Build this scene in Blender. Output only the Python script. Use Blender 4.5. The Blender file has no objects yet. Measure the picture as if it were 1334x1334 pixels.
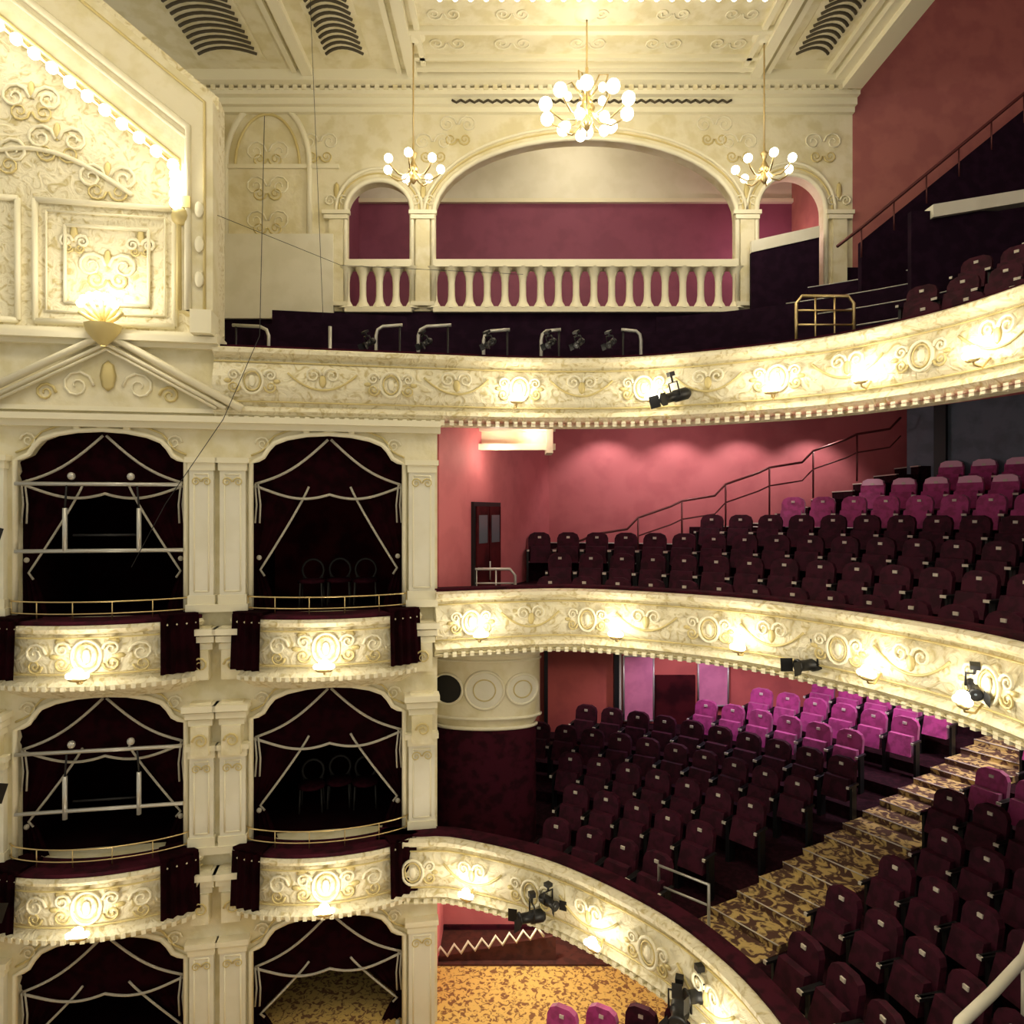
import bpy, math, random
from mathutils import Vector
random.seed(3)
H=7.2
sc=bpy.context.scene
PI=math.pi

# ------------------------------------------------------------------ materials
def mat(name,col,rough=.6,metal=0.,bump=0.,bscale=20,col2=None,cscale=8,ramp=(.45,.6),emis=None,es=0,dist=0.,sheen=0.,spec=None):
    m=bpy.data.materials.new(name); m.use_nodes=True
    nt=m.node_tree; b=nt.nodes['Principled BSDF']
    b.inputs['Base Color'].default_value=(*col,1)
    b.inputs['Roughness'].default_value=rough
    b.inputs['Metallic'].default_value=metal
    if spec is not None: b.inputs['Specular IOR Level'].default_value=spec
    if sheen: b.inputs['Sheen Weight'].default_value=sheen
    tc=nt.nodes.new('ShaderNodeTexCoord')
    def tx(sc_,ds=0.):
        n=nt.nodes.new('ShaderNodeTexNoise'); n.inputs['Scale'].default_value=sc_
        n.inputs['Distortion'].default_value=ds; n.inputs['Detail'].default_value=3
        nt.links.new(tc.outputs['Object'],n.inputs['Vector']); return n
    if col2:
        n=tx(cscale,dist); r=nt.nodes.new('ShaderNodeValToRGB')
        r.color_ramp.elements[0].position=ramp[0]; r.color_ramp.elements[1].position=ramp[1]
        r.color_ramp.elements[0].color=(*col,1); r.color_ramp.elements[1].color=(*col2,1)
        nt.links.new(n.outputs[0],r.inputs[0]); nt.links.new(r.outputs[0],b.inputs['Base Color'])
    if bump:
        n=tx(bscale,dist); bp=nt.nodes.new('ShaderNodeBump'); bp.inputs['Strength'].default_value=bump
        bp.inputs['Distance'].default_value=.05
        nt.links.new(n.outputs[0],bp.inputs['Height']); nt.links.new(bp.outputs[0],b.inputs['Normal'])
    if emis:
        b.inputs['Emission Color'].default_value=(*emis,1); b.inputs['Emission Strength'].default_value=es
        try: m.cycles.emission_sampling='NONE'
        except Exception: pass
    return m
CREAM=mat('cream_plaster',(.80,.74,.54),.6,col2=(.71,.64,.40),cscale=3,bump=.14,bscale=12)
ORN=mat('ornate_plaster',(.82,.76,.56),.55,col2=(.56,.47,.23),cscale=6,ramp=(.50,.68),dist=2.2,bump=.55,bscale=6)
PALE=mat('pale_paint',(.80,.77,.65),.6,col2=(.75,.72,.59),cscale=2)
GILT=mat('gilt_relief',(.66,.55,.25),.45,metal=.1)
RELIEF=mat('cream_relief',(.84,.79,.60),.5)
BRASS=mat('brass',(.75,.58,.28),.3,metal=.9)
MAROON=mat('maroon_velvet',(.045,.004,.012),.9,col2=(.02,.002,.006),cscale=6,spec=.15)
CURT=mat('dark_curtain_velvet',(.012,.0012,.003),1.,col2=(.006,.0008,.0015),cscale=6,spec=.05)
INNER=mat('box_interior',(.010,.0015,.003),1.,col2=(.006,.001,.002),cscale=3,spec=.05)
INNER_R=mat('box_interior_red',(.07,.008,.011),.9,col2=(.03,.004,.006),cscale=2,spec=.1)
DCH=mat('dark_chair_frame',(.03,.027,.024),.5)
ROPE=mat('rope_trim',(.46,.43,.36),.7,bump=.4,bscale=60)
PINK=mat('pink_wall',(.58,.16,.18),.7,col2=(.52,.135,.155),cscale=2)
RED=mat('red_wall',(.60,.13,.11),.7,col2=(.52,.11,.095),cscale=2)
ROSE=mat('rose_wall',(.44,.155,.135),.7,col2=(.38,.125,.115),cscale=2)
PURP=mat('purple_wall',(.25,.06,.115),.7,col2=(.22,.05,.10),cscale=2)
DPURP=mat('dark_purple',(.012,.004,.012),.95,col2=(.018,.006,.017),cscale=5,spec=.1)
CARPET=mat('dark_carpet',(.016,.004,.007),.95,col2=(.028,.006,.011),cscale=14,spec=.1)
YEL=mat('patterned_carpet',(.70,.47,.14),.9,col2=(.22,.10,.04),cscale=13,ramp=(.50,.58),dist=1.)
YELA=mat('aisle_carpet',(.62,.45,.17),.9,col2=(.10,.045,.03),cscale=7,ramp=(.43,.53),dist=1.2)
SEATLIT=mat('magenta_velvet_lit',(.44,.035,.22),.6,col2=(.30,.02,.14),cscale=9,sheen=.3)  # seat velvet where lit, the light put into its colour
SEATGLINT=mat('seat_top_highlight',(.85,.50,.68),.6)  # painted highlight: light on the seat tops given as pale colour
SEATSHADE=mat('magenta_velvet_shaded',(.050,.004,.016),.75,col2=(.025,.002,.009),cscale=9,spec=.25)  # same seat velvet, darkened in colour for seats in shade
SEATW=mat('seat_back_tag',(.7,.64,.55),.5)
BLACK=mat('black_metal',(.012,.012,.014),.45,metal=.3)
GREY=mat('grey_blue_wall',(.15,.19,.25),.7,col2=(.11,.145,.19),cscale=3)
STEEL=mat('pale_steel',(.55,.54,.50),.35,metal=.5)
GLOBE=mat('lamp_glass',(1,.95,.8),.4,emis=(1,.93,.72),es=6)
BULB=mat('bulb_glass',(1,.95,.8),.4,emis=(1,.93,.72),es=12)
DARKV=mat('vent_dark',(.07,.055,.03),.8)
LENS=mat('lens_glass',(.1,.12,.15),.1)
PINKP=mat('pink_panel',(.75,.24,.42),.6,col2=(.65,.2,.36),cscale=3)
BROWN=mat('brown_carpet',(.08,.02,.015),.9,col2=(.05,.012,.01),cscale=8)
RAILM=mat('dark_red_rail',(.12,.03,.03),.4,metal=.3)

# ------------------------------------------------------------------ mesh builder
class MB:
    def __init__(s,tf=None):
        s.v=[];s.f=[];s.m=[];s.sm=[];s.mats=[];s.tf=tf or (lambda a,b,c:(a,b,c))
    def mi(s,m):
        if m not in s.mats:s.mats.append(m)
        return s.mats.index(m)
    def add(s,vs,fs,m,smooth=False,raw=False):
        k=len(s.v)
        s.v+= [tuple(v) for v in vs] if raw else [tuple(s.tf(*v)) for v in vs]
        i=s.mi(m)
        for f in fs:
            s.f.append([k+q for q in f]);s.m.append(i);s.sm.append(smooth)
    def box(s,x0,x1,y0,y1,z0,z1,m):
        s.add([(x0,y0,z0),(x1,y0,z0),(x1,y1,z0),(x0,y1,z0),(x0,y0,z1),(x1,y0,z1),(x1,y1,z1),(x0,y1,z1)],
              [(0,3,2,1),(4,5,6,7),(0,1,5,4),(1,2,6,5),(2,3,7,6),(3,0,4,7)],m)
    def prism(s,poly,b0,b1,m):
        n=len(poly)
        vs=[(a,b0,c) for a,c in poly]+[(a,b1,c) for a,c in poly]
        fs=[list(range(n)),list(range(2*n-1,n-1,-1))]+[(i,(i+1)%n,n+(i+1)%n,n+i) for i in range(n)]
        s.add(vs,fs,m)
    def tube(s,pts,r,m,n=6,closed=False,cap=True):
        P=[Vector(s.tf(*p)) for p in pts]; N=len(P)
        if N<2:return
        vs=[];up=None
        for i in range(N):
            if closed: t=P[(i+1)%N]-P[i-1]
            else: t=P[min(i+1,N-1)]-P[max(i-1,0)]
            if t.length<1e-9:t=Vector((0,0,1))
            t.normalize()
            if up is None:
                a=Vector((0,0,1)) if abs(t.z)<.9 else Vector((1,0,0))
                up=(a-t*a.dot(t)).normalized()
            else:
                up=up-t*up.dot(t)
                if up.length<1e-6: up=Vector((1,0,0))
                up.normalize()
            w=t.cross(up)
            rr=r(i/(N-1)) if callable(r) else r
            for k in range(n):
                a=2*PI*k/n
                vs.append(P[i]+up*math.cos(a)*rr+w*math.sin(a)*rr)
        fs=[]
        for i in range(N if closed else N-1):
            j=(i+1)%N
            for k in range(n):
                fs.append((i*n+k,i*n+(k+1)%n,j*n+(k+1)%n,j*n+k))
        if not closed and cap:
            fs.append(list(range(n))[::-1]);fs.append([(N-1)*n+k for k in range(n)])
        s.add(vs,fs,m,True,raw=True)
    def sphere(s,c,r,m,nu=10,nv=6,sc3=(1,1,1)):
        vs=[(c[0],c[1],c[2]+r*sc3[2])]
        for j in range(1,nv):
            ph=PI*j/nv
            for i in range(nu):
                th=2*PI*i/nu
                vs.append((c[0]+r*sc3[0]*math.sin(ph)*math.cos(th),c[1]+r*sc3[1]*math.sin(ph)*math.sin(th),c[2]+r*sc3[2]*math.cos(ph)))
        vs.append((c[0],c[1],c[2]-r*sc3[2])); L=len(vs)-1
        fs=[(0,1+i,1+(i+1)%nu) for i in range(nu)]
        for j in range(nv-2):
            for i in range(nu):
                a=1+j*nu+i;b=1+j*nu+(i+1)%nu
                fs.append((a,a+nu,b+nu,b))
        fs+=[(L,1+(nv-2)*nu+(i+1)%nu,1+(nv-2)*nu+i) for i in range(nu)]
        s.add(vs,fs,m,True)
    def lathe(s,c,prof,m,n=12,smooth=True):
        vs=[];N=len(prof)
        for r,z in prof:
            for i in range(n):
                a=2*PI*i/n
                vs.append((c[0]+r*math.cos(a),c[1]+r*math.sin(a),c[2]+z))
        fs=[(j*n+i,j*n+(i+1)%n,(j+1)*n+(i+1)%n,(j+1)*n+i) for j in range(N-1) for i in range(n)]
        s.add(vs,fs,m,smooth)
    def sheet(s,grid,m,smooth=True,keep=None):
        R=len(grid);C=len(grid[0]); vs=[p for row in grid for p in row]
        fs=[(i*C+j,i*C+j+1,(i+1)*C+j+1,(i+1)*C+j) for i in range(R-1) for j in range(C-1)]
        if keep: fs=[f for f in fs if keep([vs[q] for q in f])]
        s.add(vs,fs,m,smooth)
    def sweep(s,path,prof,m,closed=True,smooth=False):
        g=[]
        for p,n in path:
            row=[(p[0]+n[0]*o,p[1]+n[1]*o,z) for o,z in prof]
            if closed: row.append(row[0])
            g.append(row)
        old=s.tf; s.tf=lambda a,b,c:(a,b,c); s.sheet(g,m,smooth)
        if closed:
            for e in (g[0],g[-1]): s.add(e[:-1],[list(range(len(e)-1))],m)
        s.tf=old
    def obj(s,name,parent=None):
        me=bpy.data.meshes.new(name)
        used=sorted({q for f in s.f for q in f}); mp={q:i for i,q in enumerate(used)}
        V=[s.v[q] for q in used]; F=[[mp[q] for q in f] for f in s.f]
        xs=[v[0] for v in V];ys=[v[1] for v in V];zs=[v[2] for v in V]
        c=((min(xs)+max(xs))/2,(min(ys)+max(ys))/2,min(zs))
        me.from_pydata([(v[0]-c[0],v[1]-c[1],v[2]-c[2]) for v in V],[],F)
        for m in s.mats: me.materials.append(m)
        me.polygons.foreach_set('material_index',s.m)
        me.polygons.foreach_set('use_smooth',s.sm)
        me.update()
        o=bpy.data.objects.new(name,me); sc.collection.objects.link(o)
        o.location=(c[0],c[1],c[2]+H)
        return o
WARM=(1,.885,.68)
def light(name,loc,e,col=WARM,r=.08):
    l=bpy.data.lights.new(name,'POINT'); l.energy=e; l.color=col; l.shadow_soft_size=r
    o=bpy.data.objects.new(name,l); o.location=(loc[0],loc[1],loc[2]+H); sc.collection.objects.link(o); return o
def spot(name,loc,tgt,e,ang,col=(1,.88,.72),r=.1,blend=.6):
    l=bpy.data.lights.new(name,'SPOT'); l.energy=e;l.color=col;l.shadow_soft_size=r;l.spot_size=math.radians(ang);l.spot_blend=blend
    o=bpy.data.objects.new(name,l); o.location=(loc[0],loc[1],loc[2]+H)
    d=Vector(tgt)-Vector(loc); o.rotation_euler=d.to_track_quat('-Z','Y').to_euler()
    sc.collection.objects.link(o); return o

# ------------------------------------------------------------------ plan curves
def catmull(P,n=10):
    P=[Vector(p) for p in P]; P=[P[0]*2-P[1]]+P+[P[-1]*2-P[-2]]; out=[]
    for i in range(1,len(P)-2):
        for k in range(n):
            t=k/n;a,b,c,d=P[i-1:i+3]
            out.append(.5*((2*b)+(-a+c)*t+(2*a-5*b+4*c-d)*t*t+(-a+3*b-3*c+d)*t**3))
    out.append(P[-2]); return out
def resample(P,step):
    L=[0]
    for i in range(1,len(P)): L.append(L[-1]+(P[i]-P[i-1]).length)
    n=max(2,int(L[-1]/step)); out=[];j=0
    for k in range(n+1):
        t=L[-1]*k/n
        while j<len(L)-2 and L[j+1]<t:j+=1
        w=(t-L[j])/max(1e-9,L[j+1]-L[j]); out.append(P[j].lerp(P[j+1],w))
    return out
def normals(P):
    o=[]
    for i in range(len(P)):
        t=(P[min(i+1,len(P)-1)]-P[max(i-1,0)]).normalized()
        o.append((P[i],Vector((t.y,-t.x))))
    return o
def mkpath(pts,step=.2): return normals(resample(catmull(pts),step))
def off(path,d): return [(p-n*d,n) for p,n in path]
def PF(path):
    L=[0]
    for i in range(1,len(path)): L.append(L[-1]+(path[i][0]-path[i-1][0]).length)
    def f(s,o,z):
        s=max(0,min(L[-1]-1e-4,s)); j=0
        while L[j+1]<s:j+=1
        w=(s-L[j])/(L[j+1]-L[j]); p=path[j][0].lerp(path[j+1][0],w); n=path[j][1].lerp(path[j+1][1],w)
        return (p.x+n.x*o,p.y+n.y*o,z)
    return f,L[-1],L
def nearest_s(path,L,x,y):
    q=Vector((x,y)); k=min(range(len(path)),key=lambda i:(path[i][0]-q).length); return L[k]

PA=mkpath([(-3.95,9.20),(-2.5,9.45),(-1.05,9.71),(.4,9.92),(1.98,9.78),(3.78,8.88),(4.63,7.82),(5.0,6.75),(5.1,5.5),(5.0,4.0),(4.6,2.2)])
PB=mkpath([(-1.1,9.72),(-.3,9.98),(1.05,10.15),(2.86,9.15),(3.79,7.95),(4.3,6.8),(4.45,5.9),(4.4,4.6),(4.1,3.2),(3.6,2)])
PC=mkpath([(-1.85,9.48),(-1.3,9.50),(-.71,9.46),(.52,8.84),(1.59,7.8),(2.13,6.87),(2.38,6.0),(2.46,5.0),(2.4,3.6),(2.1,2.2)])

# ------------------------------------------------------------------ ornaments
def scroll(mb,a,c,size,hx,hz,b,m=RELIEF,r=.016):
    pts=[]
    for i in range(16):
        t=i/15; th=t*3.2*PI; rr=size*.5*(1-.85*t)
        pts.append((a+hx*(size*.55-rr*math.cos(th)),b,c+hz*(rr*math.sin(th))))
    mb.tube(pts,lambda t:r*(1.25-t*.6),m,5)
def ring(mb,a,c,ra,rc,b,m=RELIEF,r=.02,n=20):
    mb.tube([(a+ra*math.cos(2*PI*i/n),b,c+rc*math.sin(2*PI*i/n)) for i in range(n)],r,m,5,closed=True)
def leaf(mb,a,c,sx,sz,b,m=GILT):
    mb.sphere((a,b,c),1,m,6,4,(sx,.02,sz))
def rect(mb,a0,a1,c0,c1,b,r,m=RELIEF):
    for p,q in (((a0,c0),(a1,c0)),((a1,c0),(a1,c1)),((a1,c1),(a0,c1)),((a0,c1),(a0,c0))):
        mb.tube([(p[0],b,p[1]),(q[0],b,q[1])],r,m,6)
def cartouche(mb,a,c,w,h,b,m=RELIEF):
    ring(mb,a,c,w*.28,h*.4,b,RELIEF,.02); ring(mb,a,c,w*.2,h*.3,b,GILT,.010)
    leaf(mb,a,c,w*.1,h*.2,b,RELIEF)
    for hx in (-1,1):
        scroll(mb,a+hx*w*.28,c+h*.18,h*.4,hx,1,b); scroll(mb,a+hx*w*.28,c-h*.18,h*.4,hx,-1,b,GILT,.012)
        leaf(mb,a+hx*w*.62,c,w*.1,h*.07,b)

# ------------------------------------------------------------------ seats
def seat(mb,p,n,z,m,tag,glintm=None):
    t=Vector((-n.y,n.x))
    old=mb.tf
    mb.tf=lambda x,y,zz:(p.x+t.x*x+n.x*y,p.y+t.y*x+n.y*y,z+zz)
    w=.205
    def slab(prof,yo0,yo1,mm):
        k=len(prof)
        vs=[(a,yo0-(c-.38)*.18,c) for a,c in prof]+[(a,yo1-(c-.38)*.18,c) for a,c in prof]
        mb.add(vs,[list(range(k))[::-1],list(range(k,2*k))]+[(i,(i+1)%k,k+(i+1)%k,k+i) for i in range(k)],mm)
    slab([(-w,.38),(w,.38),(w,.80),(w*.85,.87),(w*.45,.91),(-w*.45,.91),(-w*.85,.87),(-w,.80)],-.16,-.08,m)
    if glintm: slab([(-w*.9,.80),(w*.9,.80),(w*.85,.88),(w*.45,.92),(-w*.45,.92),(-w*.85,.88)],-.165,-.07,glintm)  # pale slab stands in for light catching the top of the back
    vs=[(-.19,-.06,.36),(.19,-.06,.36),(.19,.10,.36),(-.19,.10,.36),(-.18,-.08,.66),(.18,-.08,.66),(.18,.01,.66),(-.18,.01,.66)]
    mb.add(vs,[(0,3,2,1),(4,5,6,7),(0,1,5,4),(1,2,6,5),(2,3,7,6),(3,0,4,7)],m)
    for sx in (-.235,.235):
        mb.box(sx-.022,sx+.022,-.16,.14,.57,.60,BLACK)
        mb.box(sx-.018,sx+.018,-.10,.04,0,.57,BLACK)
        mb.box(sx-.02,sx+.02,.12,.145,.57,.605,SEATW)
    if tag: mb.box(-.03,.03,-.165,-.143,.80,.84,SEATW)
    mb.tf=old
def seat_rows(name,path,rows,cond,matf,step=.51,glintf=None):
    mb=MB()
    for d,z in rows:
        R=normals(resample([p for p,n in off(path,d)],step))
        for p,n in R:
            if cond(p.x,p.y,d): seat(mb,p,n,z,matf(p.x,p.y,d),True,SEATGLINT if glintf and glintf(d) else None)
    if mb.v: mb.obj(name)

# ------------------------------------------------------------------ balcony fronts
FRONT=[(-.16,0),(.10,0),(.16,-.03),(.16,-.08),(.10,-.12),(.05,-.15),(.10,-.25),(.16,-.40),(.17,-.52),(.13,-.66),(.05,-.77),(.10,-.80),(.13,-.85),(.08,-.89),(.03,-.93),(.03,-.98),(-.16,-.98)]
def surf(z):
    for i in range(1,len(FRONT)-1):
        (o0,z0),(o1,z1)=FRONT[i],FRONT[i+1]
        if z1<=z<=z0 and z0!=z1: return o0+(o1-o0)*(z0-z)/(z0-z1)
    return .1
def lamp_sconce(mb,tf,s,o,z):
    old=mb.tf; mb.tf=tf
    mb.tube([(s,o-.22,z+.02),(s,o-.12,z-.08),(s,o-.02,z-.06),(s,o,z)],.012,BRASS,6)
    mb.sphere((s,o,z+.07),.065,BULB,10,7)
    for k in (-1,1): mb.sphere((s+k*.085,o,z+.04),.036,BULB,8,6)
    leaf(mb,s,z-.01,.10,.03,o,BRASS)
    mb.tf=old
def balcony(name,path,zr,h,lamps,lampname,le=7,skip=0):
    mb=MB(); k=h/.98
    mb.sweep(path,[(o,zr+z*k) for o,z in FRONT],ORN,smooth=False)
    mb.sweep(path,[(-.18,zr+.002),(.04,zr+.002),(.04,zr+.04),(-.18,zr+.04)],MAROON)
    tf,L,LL=PF(path); mb.tf=tf
    s=.15
    while s<L-.1:
        mb.box(s-.03,s+.03,.02,.09,zr-.98*k,zr-.91*k,RELIEF); s+=.13
    s=.5;i=0
    while s<L-.5:
        b=surf(-.48)+.005; c=zr-.46*k
        if i%2==0: cartouche(mb,s,c,.5,.42,b)
        else:
            g=[(s-.45+.9*q/12,b,c+.12-.22*(1-((q-6)/6)**2)) for q in range(13)]
            mb.tube(g,.016,GILT,5)
            for hx in (-1,1): scroll(mb,s,c+.1,.22,hx,1,b)
            leaf(mb,s,c+.02,.05,.09,b)
        s+=.9;i+=1
    mb.tube([(s_*.25,surf(-.2)+.01,zr-.19*k) for s_ in range(int(L/.25))],.012,GILT,5)
    mb.tube([(s_*.25,surf(-.72)+.01,zr-.72*k) for s_ in range(int(L/.25))],.012,GILT,5)
    ml=MB()
    for i,(x,y) in enumerate(lamps):
        s=nearest_s(path,LL,x,y)
        lamp_sconce(ml,tf,s,.36,zr-.66*k)
        light(lampname+'_glow',tf(s,.46,zr-.50*k),le,r=.14)
    mb.obj(name); ml.obj(lampname)
balcony('gallery_balcony_front',PA,2.19,.98,[(0,9.9),(2.0,9.75),(3.5,9.1),(4.3,8.3),(4.95,7.0),(5.1,5.4),(5,4)],'gallery_sconce_lamps',15)
balcony('upper_circle_balcony_front',PB,-1.12,.92,[(-.5,9.9),(1.7,9.95),(3.1,8.9),(4.05,7.5),(4.42,6.2),(4.4,4.6)],'upper_circle_sconce_lamps',15)
balcony('dress_circle_balcony_front',PC,-4.45,.9,[(-.5,9.5),(1.15,8.25),(2.2,6.8),(2.5,5.)],'dress_circle_sconce_lamps',13)

# ------------------------------------------------------------------ tiers
YW=13.98
def tiers(name,path,d0,pitch,z0,rise,n,under,m=CARPET,um=PINK,nose=None):
    mb=MB()
    def row(d,z): return [(p.x,min(p.y,YW),z) for p,nn in off(path,d)]
    kt=lambda q:min(v[1] for v in q)<YW-1e-4
    for i in range(n):
        a=d0+pitch*i;z=z0+rise*i
        mb.sheet([row(a,z),row(a+pitch,z)],m,False,kt)
        mb.sheet([row(a+pitch,z),row(a+pitch,z+rise)],m,False,kt)
        if nose and i:
            mb.tube([(p[0],p[1],z+.01) for p in row(a,z) if p[1]<YW-.05 and nose(p[0],p[1])],.012,STEEL,4)
    e=d0+pitch*n
    mb.sheet([row(-.1,under[0]),row(d0+1,under[0]+.1),row(e,under[1])],um,False,kt)
    mb.obj(name)
tiers('gallery_seating_tier',PA,.12,.85,1.45,.50,10,(1.25,2.5),DPURP,PINK,lambda x,y:x>5.2 and y>9)
tiers('upper_circle_seating_tier',PB,.12,.9,-1.95,.33,7,(-2.0,-1.2),CARPET,CREAM,lambda x,y:True)
tiers('dress_circle_seating_tier',PC,.12,.85,-5.3,.17,10,(-5.33,-5.2),CARPET,CREAM)

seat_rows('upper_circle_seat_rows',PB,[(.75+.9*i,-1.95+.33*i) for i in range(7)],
          lambda x,y,d: y<12.95 and x>.35 and y>3,lambda x,y,d:SEATLIT if d>3.6 else SEATSHADE,.51,lambda d:d>4.5)  # rear rows take the lit colour and painted top highlights, front rows the shaded
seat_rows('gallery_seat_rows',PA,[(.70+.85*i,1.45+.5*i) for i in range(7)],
          lambda x,y,d: y<10.7 and x/y>.585 and y>3,lambda x,y,d:SEATSHADE)
AD=Vector((.88,.48)).normalized(); AN=Vector((-AD.y,AD.x)); AP=Vector((1.28,8.14))-AN*.5
def aisle_dist(x,y): return abs((Vector((x,y))-AP).dot(AN))
def line_hit(poly,p,d):
    n=Vector((-d.y,d.x))
    for i in range(len(poly)-1):
        a=(poly[i]-p).dot(n);b=(poly[i+1]-p).dot(n)
        if a*b<=0 and a!=b:
            q=poly[i].lerp(poly[i+1],a/(a-b))
            if (q-p).dot(d)>-2: return q
    return None
mb=MB()
for i in range(1,10):
    a=.12+.85*i;z=-5.3+.17*i+.012
    for w0,w1,dz in ((0,.85,0),(.4,.85,.085)):
        A=[p for p,n in off(PC,a+w0)];B=[p for p,n in off(PC,a+w1)]
        q=[line_hit(A,AP+AN*.48,AD),line_hit(A,AP-AN*.48,AD),line_hit(B,AP-AN*.48,AD),line_hit(B,AP+AN*.48,AD)]
        if None in q: continue
        vs=[(v.x,v.y,z+dz) for v in q]+[(v.x,v.y,z+dz-.17) for v in q]
        mb.add(vs,[(0,1,2,3),(0,4,5,1),(1,5,6,2),(3,2,6,7),(0,3,7,4)],YELA)
        mb.tube([vs[0],vs[1]],.010,SEATW,4)
mb.obj('aisle_carpet_stair')
DR=Vector((-.42,11.0))
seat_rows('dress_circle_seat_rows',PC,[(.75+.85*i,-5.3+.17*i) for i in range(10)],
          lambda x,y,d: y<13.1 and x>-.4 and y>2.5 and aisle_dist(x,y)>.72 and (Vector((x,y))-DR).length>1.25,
          lambda x,y,d:SEATLIT if d>4.9 else SEATSHADE,.49)  # lit velvet colour at the rear, shaded copy in front

mb=MB(); pth=[(p,n) for p,n in off(PB,6.45) if p.y<13.9]
mb.sweep(pth,[(0,-.2),(0,2.6),(-.1,2.6),(-.1,-.2)],GREY)
tf,L,_=PF(pth)
mb.tf=tf
for k in range(int(L/1.6)): mb.box(k*1.6+.5,k*1.6+.7,.0,.12,.0,2.5,GREY if k%2 else BLACK)
mb.obj('wall_rear_upper_circle')
mb=MB(); pth=[(p,n) for p,n in off(PC,8.9) if p.y<13.9]
mb.sweep(pth,[(0,-5),(0,-1.2),(-.1,-1.2),(-.1,-5)],RED)
mb.obj('wall_rear_dress_circle')

# ------------------------------------------------------------------ side wall
XR=6.9
mb=MB(); mb.box(-1.0,14,14.0,14.2,-2.0,3.14,PINK); mb.obj('wall_side_upper_circle')
mb=MB(); mb.box(-1.0,14,14.0,14.2,-6,-2.0,RED); mb.obj('wall_side_dress_circle')
mb=MB(); mb.box(XR,14,14.0,14.2,3.14,12,ROSE); mb.obj('wall_side_gallery')
mb=MB(); mb.box(14,14.2,2,14.2,-6,12,ROSE); mb.obj('wall_rear')
mb=MB(); mb.box(-1.4,-1.18,10.0,12.6,-3.3,1.3,CREAM); mb.box(-1.4,-1.16,10.0,12.6,-5.4,-3.3,MAROON); mb.box(-1.4,-1.18,10.0,12.0,-7.2,-5.4,PINK); mb.obj('wall_box_return')
dA=Vector((-1.05,9.95)); dB=Vector((.75,14.0)); dd=(dB-dA).normalized(); dn=Vector((dd.y,-dd.x))
DW=lambda a,b,c:(dA.x+dd.x*a+dn.x*b,dA.y+dd.y*a+dn.y*b,c)
mb=MB(DW); LD=(dB-dA).length
mb.box(0,LD,-.12,0,-2.0,1.9,PINK); mb.box(0,LD,-.02,.03,-2.0,-1.8,MAROON)
mb.obj('wall_diagonal')
mb=MB(DW)
mb.box(1.0,2.0,.0,.05,-1.95,.16,BLACK); mb.box(1.06,1.48,.05,.08,-1.9,.09,INNER_R);mb.box(1.52,1.94,.05,.08,-1.9,.09,INNER_R)
mb.box(1.12,1.42,.08,.085,-.5,-.05,LENS);mb.box(1.58,1.88,.08,.085,-.5,-.05,LENS)
mb.tube([(1.44,.12,-1.1),(1.44,.12,-.8)],.012,STEEL);mb.obj('door_1')
mb=MB(); mb.box(-1.15,.62,11.2,11.6,1.05,1.6,CREAM); mb.box(-1.15,.7,11.1,11.2,1.0,1.1,RELIEF); mb.box(-1.15,.7,11.12,11.2,1.3,1.36,RELIEF)
mb.box(.55,.66,11.08,11.6,.95,1.45,RELIEF); mb.obj('trim_1')
# flattened bulkhead bay with portholes
mb=MB()
def DF(a,b,c):
    r=.86+b
    return (DR.x+r*math.sin(a),DR.y-.1-.42*r*math.cos(a),c)
mb.tf=DF
N=24
def drum(z0,z1,b,m,b2=None):
    g=[[( -PI/2+PI*i/N,bb,z) for i in range(N+1)] for z,bb in ((z0,b if b2 is None else b2),(z1,b))]
    mb.sheet(g,m)
drum(-3.15,-2.0,0,CREAM); drum(-3.32,-3.15,0,CREAM,-.10); drum(-5.35,-3.32,-.06,MAROON)
for z,r,b in ((-2.18,.035,.01),(-2.28,.018,.01),(-3.16,.025,.01),(-3.32,.03,-.06)):
    mb.tube([(-PI/2+PI*i/N,b,z) for i in range(N+1)],r,RELIEF,6)
def disc(x,c,r,m,b,gilt=False):
    def a(xx): return math.asin(max(-.99,min(.99,xx/.86)))
    vs=[(a(x),b,c)]+[(a(x+r*math.cos(2*PI*i/24)),b,c+r*math.sin(2*PI*i/24)) for i in range(24)]
    mb.add(vs,[(0,1+i,1+(i+1)%24) for i in range(24)],m)
    mb.tube([(a(x+r*1.06*math.cos(2*PI*i/24)),b,c+r*1.06*math.sin(2*PI*i/24)) for i in range(24)],.022,RELIEF,5,closed=True)
    if gilt: mb.tube([(a(x+r*.6*math.cos(2*PI*i/24)),b+.01,c+r*.6*math.sin(2*PI*i/24)) for i in range(24)],.010,GILT,5,closed=True)
disc(-.56,-2.72,.22,BLACK,.03); disc(.0,-2.72,.27,PALE,.03,True); disc(.56,-2.72,.22,PALE,.03,True)
mb.obj('curved_porthole_bulkhead')
mb=MB()
for x0,x1 in ((.65,.72),(2.05,2.15)): mb.box(x0,x1,13.85,14,-5,-2.1,BLACK)
mb.box(2.15,2.2,13.9,14,-5,-2.1,PALE); mb.box(2.9,3.7,13.93,14,-5,-3.3,INNER_R)
mb.obj('door_2')
for x0,x1,z0,z1 in ((2.25,2.85,-4.2,-2.9),(3.75,4.35,-3.9,-3.0)):
    mb=MB(); mb.box(x0,x1,13.9,13.97,z0,z1,PINKP); rect(mb,x0,x1,z0,z1,13.9,.02,STEEL); mb.obj('framed_pink_poster')

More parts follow.
